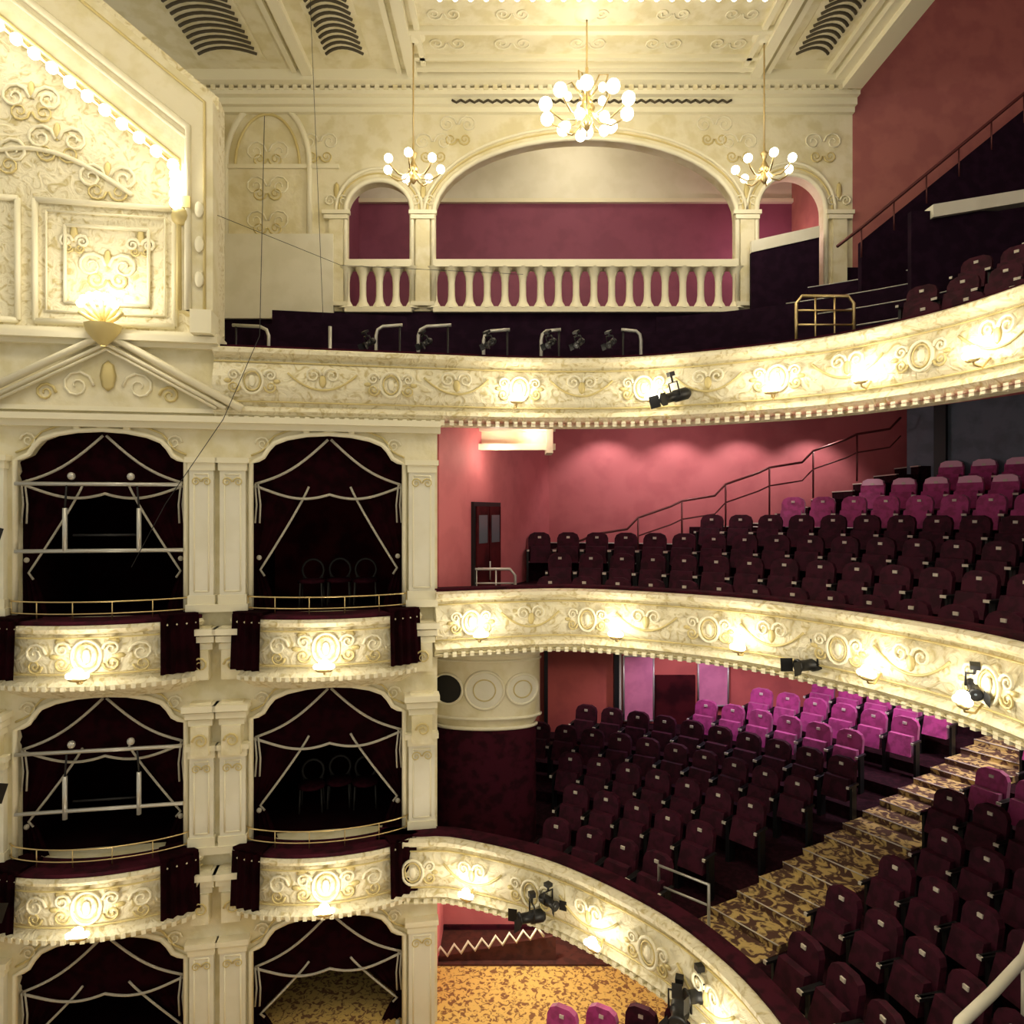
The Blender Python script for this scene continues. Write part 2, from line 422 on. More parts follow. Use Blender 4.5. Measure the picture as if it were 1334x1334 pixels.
# ------------------------------------------------------------------ arch wall
mb=MB(); Y0,Y1=14.0,14.3; ZT=8.66
def arch_pts(x0,x1,zs,zt,n=24):
    c=(x0+x1)/2;h=(x1-x0)/2
    return [(c+h*math.cos(PI-PI*i/n),zs+(zt-zs)*math.sin(PI*i/n)) for i in range(n+1)]
ops=[(-3.37,-2.02,6.1,6.72,4.07),(-1.59,4.56,6.0,7.57,4.07),(4.95,6.35,6.1,6.83,3.0)]
for x0,x1 in ((-6.6,-3.37),(-2.02,-1.59),(4.56,4.95),(6.35,XR)): mb.box(x0,x1,Y0,Y1,2.5 if x0>4 else 4.07,ZT,CREAM)
for x0,x1,zs,zt,zb in ops:
    ap=arch_pts(x0,x1,zs,zt)
    mb.prism([(x0,ZT),(x1,ZT)]+ap[::-1],Y0,Y1,CREAM)
    mb.tube([(a,Y0-.02,c) for a,c in [(x0,zb)]+ap+[(x1,zb)]],.055,RELIEF,6)
    ap2=arch_pts(x0-.14,x1+.14,zs,zt+.14)
    mb.tube([(a,Y0-.01,c) for a,c in ap2],.02,GILT,6)
    ap2=arch_pts(x0-.2,x1+.2,zs,zt+.24)
    mb.tube([(a,Y0-.01,c) for a,c in ap2],.035,RELIEF,6)
for x in (-1.8,4.75,-3.55,6.62):
    for zz,w in ((5.95,.24),(6.05,.28),(4.2,.24)): mb.box(x-w,x+w,Y0-.1,Y0,zz-.04,zz+.04,RELIEF)
    mb.box(x-.14,x+.14,Y0-.07,Y0,4.2,6.0,CREAM)
    for hx in (-1,1): scroll(mb,x,6.3,.25,hx,1,Y0-.02)
    leaf(mb,x,6.5,.06,.18,Y0-.02)
for x,z in ((-1.6,7.5),(4.6,7.5),(-3.9,7.5),(6.3,7.5),(-1.1,7.85),(4.1,7.85)):
    for hx in (-1,1): scroll(mb,x,z,.38,hx,1,Y0-.01); scroll(mb,x,z-.3,.26,hx,-1,Y0-.01,GILT)
ap=arch_pts(-5.8,-4.1,7.0,8.3)
mb.tube([(a,Y0-.02,c) for a,c in [(-5.8,5.6)]+ap+[(-4.1,5.6)]],.06,RELIEF,6)
ap=arch_pts(-5.6,-4.3,7.0,8.05); mb.tube([(a,Y0-.02,c) for a,c in ap],.03,GILT,6)
for z in (5.9,6.6,7.3):
    for hx in (-1,1): scroll(mb,-4.95,z,.45,hx,1,Y0-.01); scroll(mb,-4.95,z-.15,.3,hx,-1,Y0-.01,GILT)
mb.box(-6.6,-3.5,Y0-.05,Y0,6.95,7.03,RELIEF)
mb.obj('wall_side_arcade')
mb=MB(); mb.box(-6.6,-3.6,13.9,13.98,3.9,5.6,PALE); mb.obj('trim_2')
mb=MB(); mb.box(-6.6,4.95,14.0,14.3,2.0,4.05,DPURP); mb.obj('wall_gallery_lower')
mb=MB()
for dy,z0,z1 in ((.1,8.05,8.15),(.2,8.15,8.28),(.32,8.28,8.4),(.5,8.45,8.66)): mb.box(-6.6,XR,14-dy,14,z0,z1,RELIEF)
x=-6.5
while x<XR: mb.box(x,x+.09,13.66,13.8,8.36,8.46,CREAM); x+=.18
x=-1.2
while x<4.3:
    mb.tube([(x,13.78,8.22),(x+.09,13.78,8.17),(x+.18,13.78,8.22)],.025,DARKV,5); x+=.18
mb.obj('trim_3')
mb=MB()
mb.box(-3.6,6.6,16.3,16.4,3.9,7.3,PURP); mb.box(-3.6,6.6,16.3,16.4,7.3,9,PALE); mb.box(-3.6,6.6,16.2,16.3,7.27,7.36,RELIEF)
mb.box(-3.7,-3.6,14.3,16.4,3,9,PURP); mb.box(6.6,6.7,14.3,16.4,3,9,ROSE); mb.box(-3.7,6.7,14.3,16.4,9,9.1,PALE); mb.box(-3.7,6.7,14.3,16.4,3.8,3.9,DPURP)
mb.obj('wall_arcade_recess')
mb=MB()
bp=[(.17,0),(.13,.08),(.085,.16),(.07,.28),(.07,.54),(.085,.66),(.13,.76),(.17,.84)]
for x0,x1,n in ((-3.37,-2.02,4),(-1.59,4.56,17)):
    mb.box(x0,x1,13.90,14.2,4.94,5.09,RELIEF); mb.box(x0,x1,13.90,14.2,4.03,4.14,RELIEF)
    st=(x1-x0)/n
    for i in range(n+1): mb.lathe((x0+st*i,14.05,4.12),bp,RELIEF,8)
mb.obj('balustrade')
mb=MB(); mb.prism([(4.75,5.15),(6.1,5.45),(6.1,5.68),(4.75,5.38)],13.7,13.8,PALE); mb.prism([(4.75,3.0),(6.1,3.0),(6.1,5.45),(4.75,5.15)],13.72,13.8,DPURP); mb.obj('stair_parapet')

# ------------------------------------------------------------------ ceiling
mb=MB(); mb.box(-12,XR,2,14.3,ZT,ZT+.15,CREAM)
for x,w,h in ((-4.0,.10,.14),(-4.25,.05,.08),(-1.94,.10,.16),(-1.7,.05,.08),(-2.2,.05,.1),(4.76,.10,.16),(4.5,.05,.08),(5.0,.05,.1),(6.45,.12,.2),(6.7,.19,.32),(6.2,.05,.1)):
    mb.box(x-w,x+w,2,13.6,ZT-h,ZT,RELIEF)
for y,w,h in ((13.35,.06,.12),(13.1,.04,.08),(12.35,.05,.1)): mb.box(-1.9,4.7,y-w,y+w,ZT-h,ZT,RELIEF)
mb.box(-1.3,4.3,11.3,11.5,ZT-.12,ZT,RELIEF)
for x in (-1.2,.0,1.4,2.8,4.0):
    for sx in (-1,1):
        for (yy,ss) in ((12.75,.35),(12.0,.3)):
            pts=[]
            for i in range(16):
                t=i/15;th=t*3.2*PI;rr=ss*.5*(1-.85*t); pts.append((x+sx*(ss*.55-rr*math.cos(th)),yy+rr*math.sin(th),ZT-.01))
            mb.tube(pts,.015,RELIEF,5)
mb.obj('ceiling')
for x0,x1 in ((5.25,6.05),(-3.6,-2.7),(-6.0,-4.7)):
    mb=MB(); mb.box(x0,x1,9.5,13.2,ZT-.03,ZT-.01,CREAM)
    y=9.6
    while y<13.0:
        c=(x0+x1)/2;hw=(x1-x0)/2-.1
        mb.tube([(c-hw+2*hw*q/8,y-.18*(1-((q-4)/4)**2)+.1,ZT-.04) for q in range(9)],.028,DARKV,5); y+=.15
    mb.obj('ceiling_vent_grille')
mb=MB()
for i in range(22): mb.sphere((-1.2+5.4*i/21,11.45,ZT-.14),.05,BULB,8,5)
mb.box(-1.3,4.3,11.4,11.5,ZT-.13,ZT-.1,BRASS); mb.obj('ceiling_bulb_strip')
mb=MB(); mb.box(XR,14.2,2,14.2,12,12.1,ROSE); mb.box(XR,XR+.06,2,14.2,ZT,12,CREAM); mb.obj('ceiling_rear')

# ------------------------------------------------------------------ chandeliers
def chandelier(x,y,z,R,n,ztop,e,tiers_=1):
    mb=MB(lambda a,b,c:(x+a,y+b,z+c))
    mb.tube([(0,0,.1),(0,0,ztop-z)],.015,BRASS,6)
    mb.lathe((0,0,ztop-z-.12),[(.02,0),(.1,.04),(.2,.1),(.22,.12)],RELIEF,14)
    s=R/.8
    mb.lathe((0,0,0),[(0,-.45*s),(.05*s,-.4*s),(.12*s,-.28*s),(.05*s,-.15*s),(.16*s,-.02*s),(.10*s,.12*s),(.04*s,.25*s),(.09*s,.4*s),(.12*s,.46*s),(.03*s,.55*s),(.03*s,.75*s)],BRASS,12)
    for k in range(n):
        a=2*PI*k/n+.2; c,sn=math.cos(a),math.sin(a)
        pts=[(c*r*R,sn*r*R,zz*s) for r,zz in ((.1,-.05),(.3,-.25),(.6,-.28),(.85,-.15),(1,0))]
        mb.tube([tuple(p) for p in pts],.016,BRASS,6)
        mb.lathe((c*R,sn*R,0),[(.02,0),(.06*s,.03*s),(.05*s,.05*s)],BRASS,8)
        mb.sphere((c*R,sn*R,-.02*s if tiers_>1 else .08*s),.125*s,GLOBE,12,8)
        if tiers_>1 and k%2==0:
            r2=.5; a2=a+PI/n; c,sn=math.cos(a2),math.sin(a2)
            mb.tube([(c*.08,sn*.08,.2*s),(c*R*.35,sn*R*.35,.5*s),(c*R*.6,sn*R*.6,.42*s),(c*R*r2,sn*R*r2,.2*s)],.014,BRASS,6)
            mb.sphere((c*R*r2,sn*R*r2,-.32*s),.10*s,GLOBE,10,7)
            mb.sphere((c*R*.45,sn*R*.45,.24*s),.08*s,GLOBE,10,7)
    mb.obj('chandelier'); light('chandelier_light',(x,y,z-.1),e,r=.35)
chandelier(1.3,12.0,7.02,.74,10,ZT,175,2)
chandelier(-1.8,12.6,6.25,.50,7,ZT,60)
chandelier(4.6,12.6,6.25,.50,7,ZT,60)
chandelier(1.0,4.0,7.4,.9,10,ZT,520,2)  # unseen chandelier, added above the view as fill light
chandelier(-5.0,5.0,6.6,.7,8,ZT,250,2)  # second unseen one, added to brighten the box wall

# ------------------------------------------------------------------ box wall
ca,sa=math.cos(math.radians(10)),math.sin(math.radians(10))
BW=lambda s,d,z:(-5.37+ca*s+sa*d,9+sa*s-ca*d,z)
CS=(.04,2.9); HW=1.02
PROF=[(-1.02,.66),(-.93,.70),(-.86,.74),(-.80,.84),(-.72,.93),(-.55,1.0),(-.3,1.05),(0,1.07),(.3,1.05),(.55,1.0),(.72,.93),(.80,.84),(.86,.74),(.93,.70),(1.02,.66)]
ST=[(0,-1.4,-2.33),(-3.44,-4.5,-5.42),(-6.56,-8,-8.2)]
mb=MB(BW)
for x0,x1 in ((-4.5,-.98),(1.06,1.88),(3.92,4.38)): mb.box(x0,x1,-.3,0,-7.6,1.25,CREAM)
for dz,deck,zb in ST:
    for c in CS:
        pr=[(c+a,z+dz) for a,z in PROF]
        mb.prism([(c-HW,1.25+dz),(c+HW,1.25+dz)]+pr[::-1],-.3,0,CREAM)
        mb.tube([(a,.03,z) for a,z in [(c-HW,deck)]+pr+[(c+HW,deck)]],.035,RELIEF,6)
        mb.tube([(a,.02,z+.1) for a,z in pr],.014,GILT,5)
        if deck>-7: mb.box(c-HW,c+HW,-.3,0,zb+.0,deck,CREAM)
        for hx in (-1,1):
            scroll(mb,c+hx*.98,.92+dz,.2,-hx,1,.02,RELIEF,.012)
            leaf(mb,c+hx*.3,1.09+dz,.05,.05,.04,RELIEF)
        leaf(mb,c,1.13+dz,.1,.07,.04,RELIEF)
def pil(s0,s1,z0,z1):
    mb.box(s0,s1,0,.10,z0,z1,PALE)
    rect(mb,s0+.06,s1-.06,z0+.15,z1-.15,.10,.012,RELIEF)
    for w,za,zb_ in ((.02,z1-.1,z1),(.05,z1,z1+.07),(.02,z0-.02,z0+.1),(.04,z0-.12,z0-.02)): mb.box(s0-w,s1+w,0,.10+w,za,zb_,RELIEF)
    m=(s0+s1)/2
    for hx in(-1,1): scroll(mb,m,z1-.25,(s1-s0)*.4,hx,1,.11,GILT,.008)
for s0,s1 in ((-1.6,-1.08),(1.12,1.42),(1.5,1.82),(3.98,4.34)):
    for z0,z1 in ((-1.2,.65),(-4.4,-3.15),(-7.4,-5.75)): pil(s0,s1,z0,z1)
    for zc in (-1.75,-2.75,-4.95):
        m=(s0+s1)/2
        for k in range(3): mb.box(s0-.03*k,s1+.03*k,0,.16+.05*k,zc-.06+.1*k,zc+.02+.1*k,RELIEF)
        mb.box(s0+.02,s1-.02,0,.14,zc-.06,zc+.24,CREAM)
        mb.box(s0+.04,s1-.04,0,.2,zc-.45,zc-.06,CREAM)
        scroll(mb,m-.1,zc-.25,.2,1,1,.21,GILT,.012)
for d,z0,z1 in ((.10,1.1,1.18),(.18,1.18,1.26),(.05,1.26,1.32),(.14,1.3,1.36)): mb.box(-4.5,4.42,0,d,z0,z1,RELIEF)
mb.box(-4.5,1.5,-.3,.06,1.25,2.2,CREAM)
for d,z0,z1 in ((.16,2.14,2.2),(.26,2.2,2.28),(.2,2.28,2.34)): mb.box(-4.5,1.5,-.3,d,z0,z1,RELIEF)
mb.box(1.4,4.38,-.3,0,1.25,2.1,CREAM)
ap=(.15,2.28)
for off_,r in ((0,.055),(.13,.03),(.2,.02)):
    mb.tube([(-1.5+off_*1.6,.20,1.36),(ap[0],.20,ap[1]-off_),(1.8-off_*1.6,.20,1.36)],r,RELIEF,6)
mb.prism([(-1.4,1.36),(1.7,1.36),(.15,2.2)],.0,.12,CREAM)
for hx in (-1,1): scroll(mb,.15+hx*.15,1.62,.4,hx,1,.13); scroll(mb,.15+hx*.6,1.52,.25,hx,1,.13,GILT)
leaf(mb,.15,1.75,.1,.2,.14)
mb.obj('wall_proscenium_boxes')

mb=MB(BW)
mb.prism([(-4.5,2.3),(1.46,2.3),(1.46,5.55),(0,6.7),(-4.5,10.2)],-.35,0,ORN)
sl=-.77
def rk(s,base): return base+sl*(s-1.03)
mb.prism([(-4.5,rk(-4.5,4.5)),(1.05,4.5),(1.05,2.6),(1.46,2.6),(1.46,5.35),(0,6.5),(-4.5,10.0)],0,.30,CREAM)
for b0,r in ((4.95,.05),(4.8,.025)):
    mb.tube([(-4.5,.31,rk(-4.5,b0)),(1.16,.31,rk(1.03,b0)),(1.16,.31,2.6)],r,RELIEF,6)
mb.tube([(-4.5,.30,rk(-4.5,4.53)),(1.05,.30,4.52),(1.05,.30,2.6)],.035,GILT,6)
mb.tube([(1.36,.31,2.6),(1.36,.31,5.3),(0,.31,6.35),(-4.5,.31,9.85)],.02,GILT,6)
for (a0,a1,c0,c1,r) in ((-.75,.92,2.45,4.0,.04),(-.62,.80,2.58,3.87,.015),(-.4,.6,2.7,3.7,.025),(-2.6,-.95,2.45,4.0,.04)): rect(mb,a0,a1,c0,c1,.03,r)
for s_,z_,q in ((.1,3.2,.36),(.1,4.35,.36),(-.5,4.8,.36),(-.3,3.5,.18),(.5,3.5,.18),(-.8,5.3,.36),(-1.7,3.2,.4),(-1.2,4.6,.36)):
    for hx in (-1,1): scroll(mb,s_,z_,q,hx,1,.02,RELIEF,.02); scroll(mb,s_,z_-q*.5,q*.7,hx,-1,.02,GILT,.012)
    leaf(mb,s_,z_+.1,.05,.12,.02)
mb.tube([(-2.0+.12*i,.03,4.15+.5*math.sin(PI*i/20)) for i in range(21)],.03,RELIEF,6)
mb.box(.95,1.2,.0,.36,3.9,4.05,GILT); mb.sphere((1.07,.3,3.8),.12,GILT,8,6)
mb.box(1.2,1.46,.0,.38,2.3,2.6,RELIEF)
for k in range(3): mb.sphere((1.3,.33,3.0+k*.45),.06,RELIEF,8,6,(1,.4,1.8))
mb.obj('proscenium_arch')
mb=MB(BW)
for i in range(24):
    s_=1.0-.2*i; mb.sphere((s_,.38,rk(s_,4.40)),.07,BULB,8,6)
for i in range(4): mb.sphere((1.03,.38,4.3-.12*i),.075,BULB,8,6)
mb.tube([(1.03,.31,3.95),(1.03,.31,4.42),(-4.4,.31,rk(-4.4,4.44))],.03,BRASS,6)
mb.obj('proscenium_light_string')
for i in range(4): light('string_glow',BW(.7-.75*i,.6,rk(.7-.75*i,4.3)),3,r=.2)
mb=MB()
mb.prism([(0,2.0),(5.6,2.0),(5.6,9),(0,9)],0,.1,CREAM)
q=Vector(BW(1.4,-.35,0)[:2]); e=(Vector((-6.0,14.1))-q).normalized()
mb.v=[(q.x+e.x*v[0]-e.y*v[1],q.y+e.y*v[0]+e.x*v[1],min(v[2],8.66 if v[0]>1 else 5.3)) for v in mb.v]
mb.obj('wall_return')
mb=MB(BW)
for k in range(7):
    a=PI*(k+.5)/7; mb.tube([(.15,.25,2.38),(.15+.16*math.cos(a),.33,2.42+.12*math.sin(a)),(.15+.26*math.cos(a),.38,2.46+.2*math.sin(a))],.03,GILT,5)
    mb.sphere((.15+.2*math.cos(a),.46,2.55+.14*math.sin(a)),.05,BULB,8,6)
mb.lathe((.15,.3,2.1),[(.03,0),(.12,.08),(.2,.18),(.22,.26)],GILT,10)
mb.obj('shell_wall_light'); light('shell_light_glow',BW(.15,.6,2.75),34,r=.15)

def bow(c,n=24,w=1.2,dep=.40,base=.06):
    return [Vector(BW(c-w+2*w*i/n,base+dep*max(0,math.sin(PI*i/n))**.6,0)[:2]) for i in range(n+1)]
for si,(dz,deck,zb) in enumerate(ST):
    for ci,c in enumerate(CS):
        mb=MB(BW); s0,s1=c-HW-.05,c+HW+.05; z0=max(deck,-7.05 if ci==0 else -7.2); z1=1.2+dz
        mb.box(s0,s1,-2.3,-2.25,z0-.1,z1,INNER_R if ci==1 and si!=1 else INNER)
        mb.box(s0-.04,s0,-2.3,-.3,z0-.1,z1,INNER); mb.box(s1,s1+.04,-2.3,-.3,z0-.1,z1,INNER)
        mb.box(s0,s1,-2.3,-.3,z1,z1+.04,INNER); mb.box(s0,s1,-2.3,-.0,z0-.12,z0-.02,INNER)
        mb.obj('theatre_box_interior')
        mb=MB(BW)
        def topz(x):
            for i in range(len(PROF)-1):
                if PROF[i][0]<=x<=PROF[i+1][0]:
                    w=(x-PROF[i][0])/(PROF[i+1][0]-PROF[i][0]); return PROF[i][1]*(1-w)+PROF[i+1][1]*w
            return .66
        def swag(x):
            ax=abs(x)
            return .30-.10*math.sin(PI*min(1,ax/1.0)*1.0)-.06*math.cos(ax*3)
        g=[]
        for j in range(7):
            row=[]
            for i in range(41):
                x=-1.02+2.04*i/40; zt=topz(x)+.03; zz=zt+(swag(x)-zt)*j/6
                row.append((c+x,-.12+.03*math.sin(j*2.2+abs(x)*5),zz+dz))
            g.append(row)
        mb.sheet(g,CURT)
        def inner(t):
            if t<.65: return .28+.64*(t/.65)**1.1
            return .92-.22*((t-.65)/.35)**.7
        for hx in (-1,1):
            zlow=max(deck,-7.2)-dz
            g=[]
            for j in range(15):
                t=j/14; zz=.35+(zlow-.35)*t; xi=inner(t)
                g.append([(c+hx*(1.02+(xi-1.02)*i/12),-.16+.025*math.sin(i*2.1),zz+dz) for i in range(13)])
            mb.sheet(g,CURT)
            mb.tube([(c+hx*inner(j/20),-.09,.35+(zlow-.35)*j/20+dz) for j in range(15)],.016,ROPE,6)
            mb.tube([(c+hx*(.02+.96*j/12),-.05,1.0-.62*(j/12)-.10*math.sin(PI*j/12)+dz) for j in range(13)],.018,ROPE,6)
            for q in range(2):
                mb.tube([(c+hx*(.98-.04*q),-.04,.38+dz),(c+hx*(.96-.05*q),-.04,.1+dz),(c+hx*(.98-.06*q),-.04,-.15+dz)],.013,ROPE,5)
            mb.sphere((c+hx*.93,-.06,-.62+dz),.035,ROPE,8,6)
        mb.tube([(c-1.0+2.0*i/40,-.06,swag(-1+2*i/40)+dz) for i in range(41)],.018,ROPE,6)
        mb.obj('box_curtain')
        if deck<-7: continue
        path=normals(bow(c)); k=1.0
        mb=MB()
        F=[(-.35,0),(.06,0),(.09,-.04),(.06,-.09),(.0,-.12),(.03,-.25),(.05,-.42),(.02,-.58),(-.05,-.66),(.02,-.70),(.06,-.75),(.04,-.80),(-.02,-.84),(-.12,-.90),(-.22,-.96),(-.4,-1.0)]
        mb.sweep(path,[(o,deck+z) for o,z in F],ORN)
        mb.sweep(path,[(-.36,deck+.002),(.05,deck+.002),(.05,deck+.05),(-.36,deck+.05)],MAROON)
        tf,L,LL=PF(path); mb.tf=tf; M=L/2
        cartouche(mb,M,deck-.38,.6,.5,.05)
        for hx in (-1,1):
            scroll(mb,M+hx*.45,deck-.35,.28,hx,1,.05); scroll(mb,M+hx*.5,deck-.5,.2,hx,-1,.05,GILT,.012); leaf(mb,M+hx*.3,deck-.2,.07,.05,.04)
        mb.tube([(L*i/30,.06,deck-.15) for i in range(31)],.012,GILT,5); mb.tube([(L*i/30,.05,deck-.60) for i in range(31)],.012,GILT,5)
        s=.06
        while s<L: mb.box(s-.025,s+.025,.03,.08,deck-.80,deck-.74,RELIEF); s+=.11
        for a0,a1 in ((.08,.50),(L-.50,L-.08)):
            g=[[(a0+(a1-a0)*i/16,.10+.025*math.sin(i*1.6)+.03*j/5,deck+.06-.72*j/5) for i in range(17)] for j in range(6)]
            mb.sheet(g,CURT)
            mb.box(a0,a1,-.3,.1,deck+.05,deck+.09,CURT)
        mb.obj('theatre_box_front')
        mb=MB(tf)
        for zz in (.12,.27): mb.tube([(L*i/30,-.12,deck+zz) for i in range(31)],.010,BRASS,6)
        for i in range(6): mb.tube([(.1+(L-.2)*i/5,-.12,deck+.05),(.1+(L-.2)*i/5,-.12,deck+.27)],.008,BRASS,6)
        mb.obj('brass_box_rail')
        ml=MB(); lamp_sconce(ml,tf,M,.30,deck-.60); ml.obj('box_sconce_lamp'); light('box_lamp_glow',tf(M,.42,deck-.42),14,r=.14)
        if ci==1:
            for q,(cx,cy) in enumerate(((-.35,-1.1),(.05,-1.2),(.45,-1.1))):
                mb=MB(lambda a,b,z_,cx=cx,cy=cy:BW(c+cx+a,cy+b,deck-.12+z_))
                for lx in (-.17,.17):
                    for ly in (-.17,.17): mb.tube([(lx,ly,0),(lx*.9,ly*.9,.45)],.015,DCH,5)
                mb.lathe((0,0,.44),[(.0,0),(.2,0),(.21,.03),(.18,.06),(0,.07)],MAROON,12)
                ring(mb,0,.62,.16,.17,-.18,DCH,.02,16); mb.tube([(-.14,-.18,.46),(-.14,-.18,.56)],.014,DCH,5); mb.tube([(.14,-.18,.46),(.14,-.18,.56)],.014,DCH,5)
                mb.obj('round_back_chair')
    mb=MB(BW); c=CS[0]
    if si<2:
        t=dz
        mb.tube([(c-1.0,.08,.36+t),(c+.98,.08,.36+t)],.026,STEEL); mb.tube([(c-1.0,.08,-.50+t*.97),(c+1.0,.08,-.50+t*.97)],.026,STEEL)
        for x in (-.42,.46): mb.tube([(c+x,.08,.05+t),(c+x,.08,-.50+t)],.032,STEEL); mb.tube([(c+x*.95,.08,.36+t),(c+x,.08,.05+t)],.014,BLACK); mb.sphere((c+x*.8,.1,.46+t),.05,STEEL,8,6)
        mb.tube([(c-.35,.02,-.3+t),(c+.4,.02,-.3+t)],.016,BLACK)
        mb.obj('lighting_pipe_frame')

# ------------------------------------------------------------------ stalls
mb=MB(); mb.box(-14,14,-2,14,-7.35,-7.2,YEL); mb.box(-1.2,8,10.95,11.85,-7.2,-7.17,BROWN); mb.obj('floor')
mb=MB(); mb.box(-1.2,12,11.9,12.0,-7.2,-5.3,PINK); mb.box(-1.2,12,11.85,11.9,-7.2,-7.1,MAROON)
mb.obj('wall_stalls')
mb=MB()
for i in range(5): seat(mb,Vector((.55+.5*i,8.6)),Vector((-.5,-.86)).normalized(),-7.2,SEATLIT if i<2 else SEATSHADE,True)
for i in range(6): seat(mb,Vector((.35+.5*i,7.8)),Vector((-.5,-.86)).normalized(),-7.2,SEATLIT,True)
mb.obj('stalls_seat_rows')
mb=MB(); P=[]
for i in range(17): P.append((-1.25+.11*i,11.02,-7.12+.022*i+(.16 if i%2 else 0)))
mb.tube(P,.026,PALE,5)
mb.prism([(-1.25,-7.18),(.7,-7.18),(.7,-6.78),(-1.25,-7.14)],11.05,11.1,BROWN)
mb.obj('zigzag_rail')

# ------------------------------------------------------------------ rails
def stair_rail(name,x0,z0,x1,z1,y,n,m):
    P=[];posts=[]
    for i in range(n):
        a=i/n;b=(i+.75)/n
        xa=x0+(x1-x0)*a;xb=x0+(x1-x0)*b;za=z0+(z1-z0)*a;zb_=z0+(z1-z0)*(i+1)/n
        P+= [(xa,y,za),(xb,y,zb_-.1 if i%2 else za+.1)]; posts.append(((xa,y,za),.9))
    P.append((x1,y,z1)); mb=MB(); mb.tube(P,.022,m,6)
    mb.tube([(p[0],p[1],p[2]-.35) for p in P],.014,m,6)
    for p,h in posts: mb.tube([p,(p[0],p[1],p[2]-h)],.018,m,6)
    mb.obj(name)
stair_rail('stair_handrail',-.1,-1.06,7.4,1.80,13.15,9,RAILM)
mb=MB()
for i in range(18):
    x=.6+.42*i; mb.box(x,x+.46,13.15,13.98,-2.2+.157*i-.3,-1.95+.157*(i+1),CARPET)
    mb.box(x-.01,x+.04,13.15,13.98,-1.95+.157*(i+1)-.01,-1.95+.157*(i+1)+.01,SEATW)
mb.obj('side_stair')
mb=MB()
for i in range(14):
    x=5.0+.36*i; mb.box(x,x+.4,12.9,13.98,1.9+.30*i,2.2+.30*(i+1),DPURP)
    if i>4: mb.box(x-.01,x+.02,12.9,13.98,2.19+.30*(i+1),2.21+.30*(i+1),STEEL)
mb.prism([(6.45,3.0),(12,3.0),(12,9.0),(9.6,7.55),(6.45,5.0)],12.75,12.88,DPURP)
mb.tube([(6.0,12.75,4.9),(6.45,12.75,5.25),(9.6,12.75,7.85),(12,12.75,9.7)],.03,RAILM,6)
for k in range(8): mb.tube([(6.45+.6*k,12.75,5.25+.496*k),(6.45+.6*k,12.75,4.7+.496*k)],.016,RAILM,5)
mb.obj('gallery_side_stair')
mb=MB(); mb.box(6.3,12,10.9,11.0,3.2,4.75,DPURP); mb.prism([(6.6,4.62),(9.5,5.1),(9.5,5.3),(6.6,4.82)],10.82,11.05,PALE); mb.obj('gallery_parapet')
for u,dx in ((350,-.55),(430,0),(490,.4),(545,.5),(630,.4),(705,.3),(835,-.3)):
    x=(u-667)/900*10.5; z=2.82 if u<600 else 2.75
    mb=MB()
    if dx: mb.tube([(x,10.5,1.9),(x,10.5,z-.14),(x+dx*.06,10.5,z-.05),(x+dx*.25,10.5,z),(x+dx,10.5,z+.02)],.026,STEEL,8); mb.tube([(x+dx*.9,10.5,z),(x+dx*.9,10.5,1.9)],.014,BLACK,6)
    else: mb.tube([(x,10.5,1.9),(x,10.5,z)],.026,STEEL,8)
    mb.obj('gallery_hoop_rail')
for x0,x1,y,z,hh,nm,m in ((3.95,4.75,9.6,3.0,.8,'gangway_guard_rail',BRASS),(-.86,.05,10.9,-.9,.9,'gangway_guard_rail',STEEL)):
    mb=MB(); mb.tube([(x0,y,z-hh),(x0,y,z-.1),(x0+.08,y,z),(x1-.08,y,z),(x1,y,z-.1),(x1,y,z-hh)],.024,m,8)
    mb.tube([(x0,y,z-hh*.5),(x1,y,z-hh*.5)],.016,m,6); mb.tube([(x0,y,z-hh*.25),(x1,y,z-hh*.25)],.016,m,6)
    for k in (1,2): mb.tube([(x0+(x1-x0)*k/3,y,z),(x0+(x1-x0)*k/3,y,z-hh)],.014,m,6)
    mb.obj(nm)
mb=MB(); P0,P1=(1.85,8.7,-4.45),(2.35,8.25,-4.45)
mb.tube([(P0[0],P0[1],-5.2),P0,P1,(P1[0],P1[1],-5.2)],.022,STEEL,8); mb.tube([(P0[0],P0[1],-4.7),(P1[0],P1[1],-4.7)],.016,STEEL,6); mb.obj('gangway_guard_rail')
mb=MB(); mb.tube([(3.1,4.9,-4.0),(3.5,5.4,-4.0),(4.0,5.75,-4.0),(4.6,6.2,-4.0),(5.4,7.0,-3.95)],.045,PALE,8); mb.tube([(3.5,5.4,-4),(3.5,5.4,-5)],.03,PALE,6); mb.tube([(4.6,6.2,-4),(4.6,6.2,-5)],.03,PALE,6); mb.obj('curved_handrail')

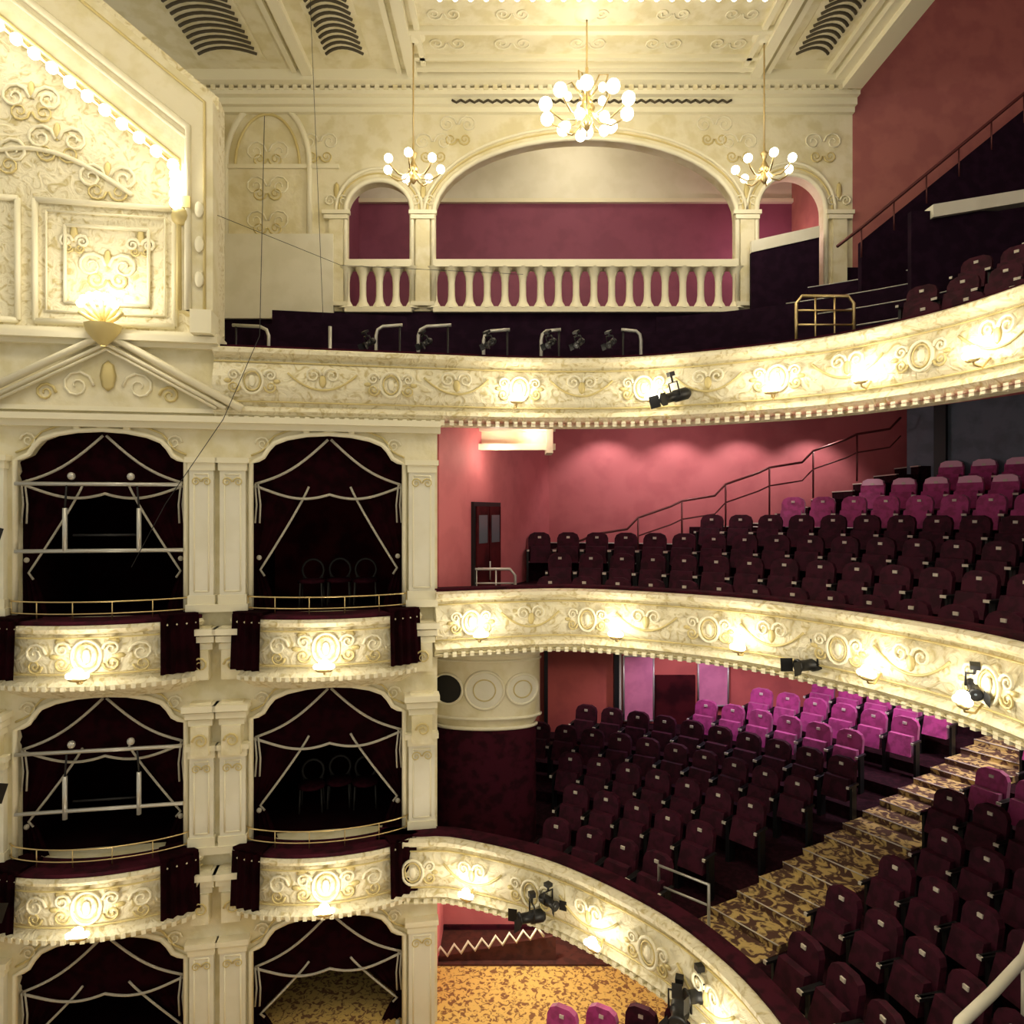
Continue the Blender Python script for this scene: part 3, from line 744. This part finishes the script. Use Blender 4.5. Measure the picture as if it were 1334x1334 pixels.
# ------------------------------------------------------------------ stage lanterns
def lantern(p,d,L=.42,r=.1):
    d=Vector(d).normalized(); P=Vector(p)
    a=Vector((0,0,1)); x=d.cross(a).normalized(); u=x.cross(d)
    mb=MB(lambda s,t,w:tuple(P+x*s+u*t+d*w))
    mb.lathe((0,0,0),[(0,-L*.5),(r*.7,-L*.5),(r,-L*.4),(r,L*.05),(r*.8,L*.1),(r*.8,L*.42),(r*1.05,L*.45),(r*1.05,L*.5),(r*.8,L*.5),(0,L*.46)],BLACK,14)
    mb.lathe((0,0,0),[(0,L*.47),(r*.78,L*.47)],LENS,14)
    mb.tube([(-r*1.15,0,0),(-r*1.15,r*2.2,0),(r*1.15,r*2.2,0),(r*1.15,0,0)],.012,BLACK,5)
    mb.tube([(0,r*2.2,0),(0,r*3.4,0)],.015,BLACK,6); mb.box(-.04,.04,r*3.2,r*3.9,-.04,.04,BLACK)
    for sx in (-1,1): mb.add([(sx*r,-r,L*.5),(sx*r,r,L*.5),(sx*r*1.7,r,L*.8),(sx*r*1.7,-r,L*.8)],[(0,1,2,3)],BLACK)
    mb.obj('stage_spotlight')
lantern((2.22,9.35,1.57),(-.8,-.3,-.25),.42,.085)
lantern((3.55,8.15,-1.8),(-1,-.2,-.05),.42,.08); lantern((3.65,8.05,-1.6),(.6,-.5,-.1),.28,.055)
lantern((4.25,6.35,-1.6),(-.4,-.7,-.3),.3,.06)
lantern((.25,8.7,-5.1),(-1,-.3,0),.34,.08); lantern((.45,8.6,-4.85),(.4,-.5,0),.28,.06)
lantern((1.75,7.2,-5.2),(-.3,-.8,-.1),.4,.1); lantern((1.9,7.0,-4.9),(-.9,-.2,0),.3,.08)
for x in (-2.0,-1.2,-.3,.55,.95,1.4): lantern((x,9.72,2.38),(-.5,-.6,-.5),.2,.045)
lantern(BW(-1.35,.6,-.2),(.9,0,-.3),.5,.13); lantern(BW(-1.3,.6,-3.3),(.9,0,-.3),.5,.13); lantern(BW(-1.25,.7,-4.7),(.9,0,-.3),.5,.13)
mb=MB()
mb.tube([BW(1.1,.3,4.0),(-2.6,10.5,3.75),(0.2,12.5,4.3)],.004,BLACK,4)
mb.tube([BW(1.6,.35,1.2),BW(2.05,.35,2.3),BW(2.1,.3,5.2)],.005,BLACK,4)
mb.tube([BW(1.6,.35,1.2),BW(.9,.35,.1),BW(.5,.35,-.7)],.005,BLACK,4)
mb.tube([(-3.1,10.5,8.6),(-2.9,10.6,3.0)],.004,BLACK,4)
mb.obj('hanging_cables')

# ------------------------------------------------------------------ practical lights beneath overhangs
for x in (1.9,3.3,4.6,6.0):
    spot('downlight',(x,13.2,1.72),(x,14.0,-.6),60,110,(1,.88,.80),.05)
light('circle_light',(3.0,11.8,1.35),42,(1,.88,.84),.2)
spot('downlight',(6.3,10.8,2.0),(6.8,11.6,0),360,125,(1,.88,.98),.2)
spot('downlight',(8.0,9.8,2.1),(8.0,10.6,0),360,125,(1,.88,.98),.2)
light('bulkhead_lamp',(.35,10.95,1.25),6)
light('circle_light',(-.2,10.9,.9),12)
for x,y in ((3.4,12.4),(5.3,11.8),(7.0,11.2)):
    spot('downlight',(x,y,-1.9),(x+.1,y+.5,-4),130,115,(1,.82,1),.15)
spot('downlight',(7.9,9.6,-1.9),(7.6,10.3,-4),200,100,(1,.92,.78),.15)
spot('downlight',(1.3,13.0,-2.1),(1.2,14,-3.5),80,110,(1,.82,.7),.1)
light('stalls_light',(.3,10.8,-5.7),70); light('stalls_light',(1.6,9.2,-5.6),30)
light('recess_light',(1.4,15.0,8.5),38,r=.3); light('recess_light',(-2.6,15.2,7.5),10,r=.2); light('recess_light',(5.6,15.3,6.0),32,(1,.6,.62),.1)
light('gallery_light',(8,8,10.5),110,(1,.80,.7),.4)

w=bpy.data.worlds.new('World'); sc.world=w; w.use_nodes=True
w.node_tree.nodes['Background'].inputs[0].default_value=(1,.92,.74,1); w.node_tree.nodes['Background'].inputs[1].default_value=.5
try:
    sc.view_settings.view_transform='Standard'
    sc.view_settings.look='None'
except Exception: pass
cd=bpy.data.cameras.new('camera'); cd.sensor_width=36; cd.lens=36*900/1334; cd.clip_end=200
co=bpy.data.objects.new('camera',cd); co.location=(0,0,H); co.rotation_euler=(PI/2,0,0); sc.collection.objects.link(co); sc.camera=co
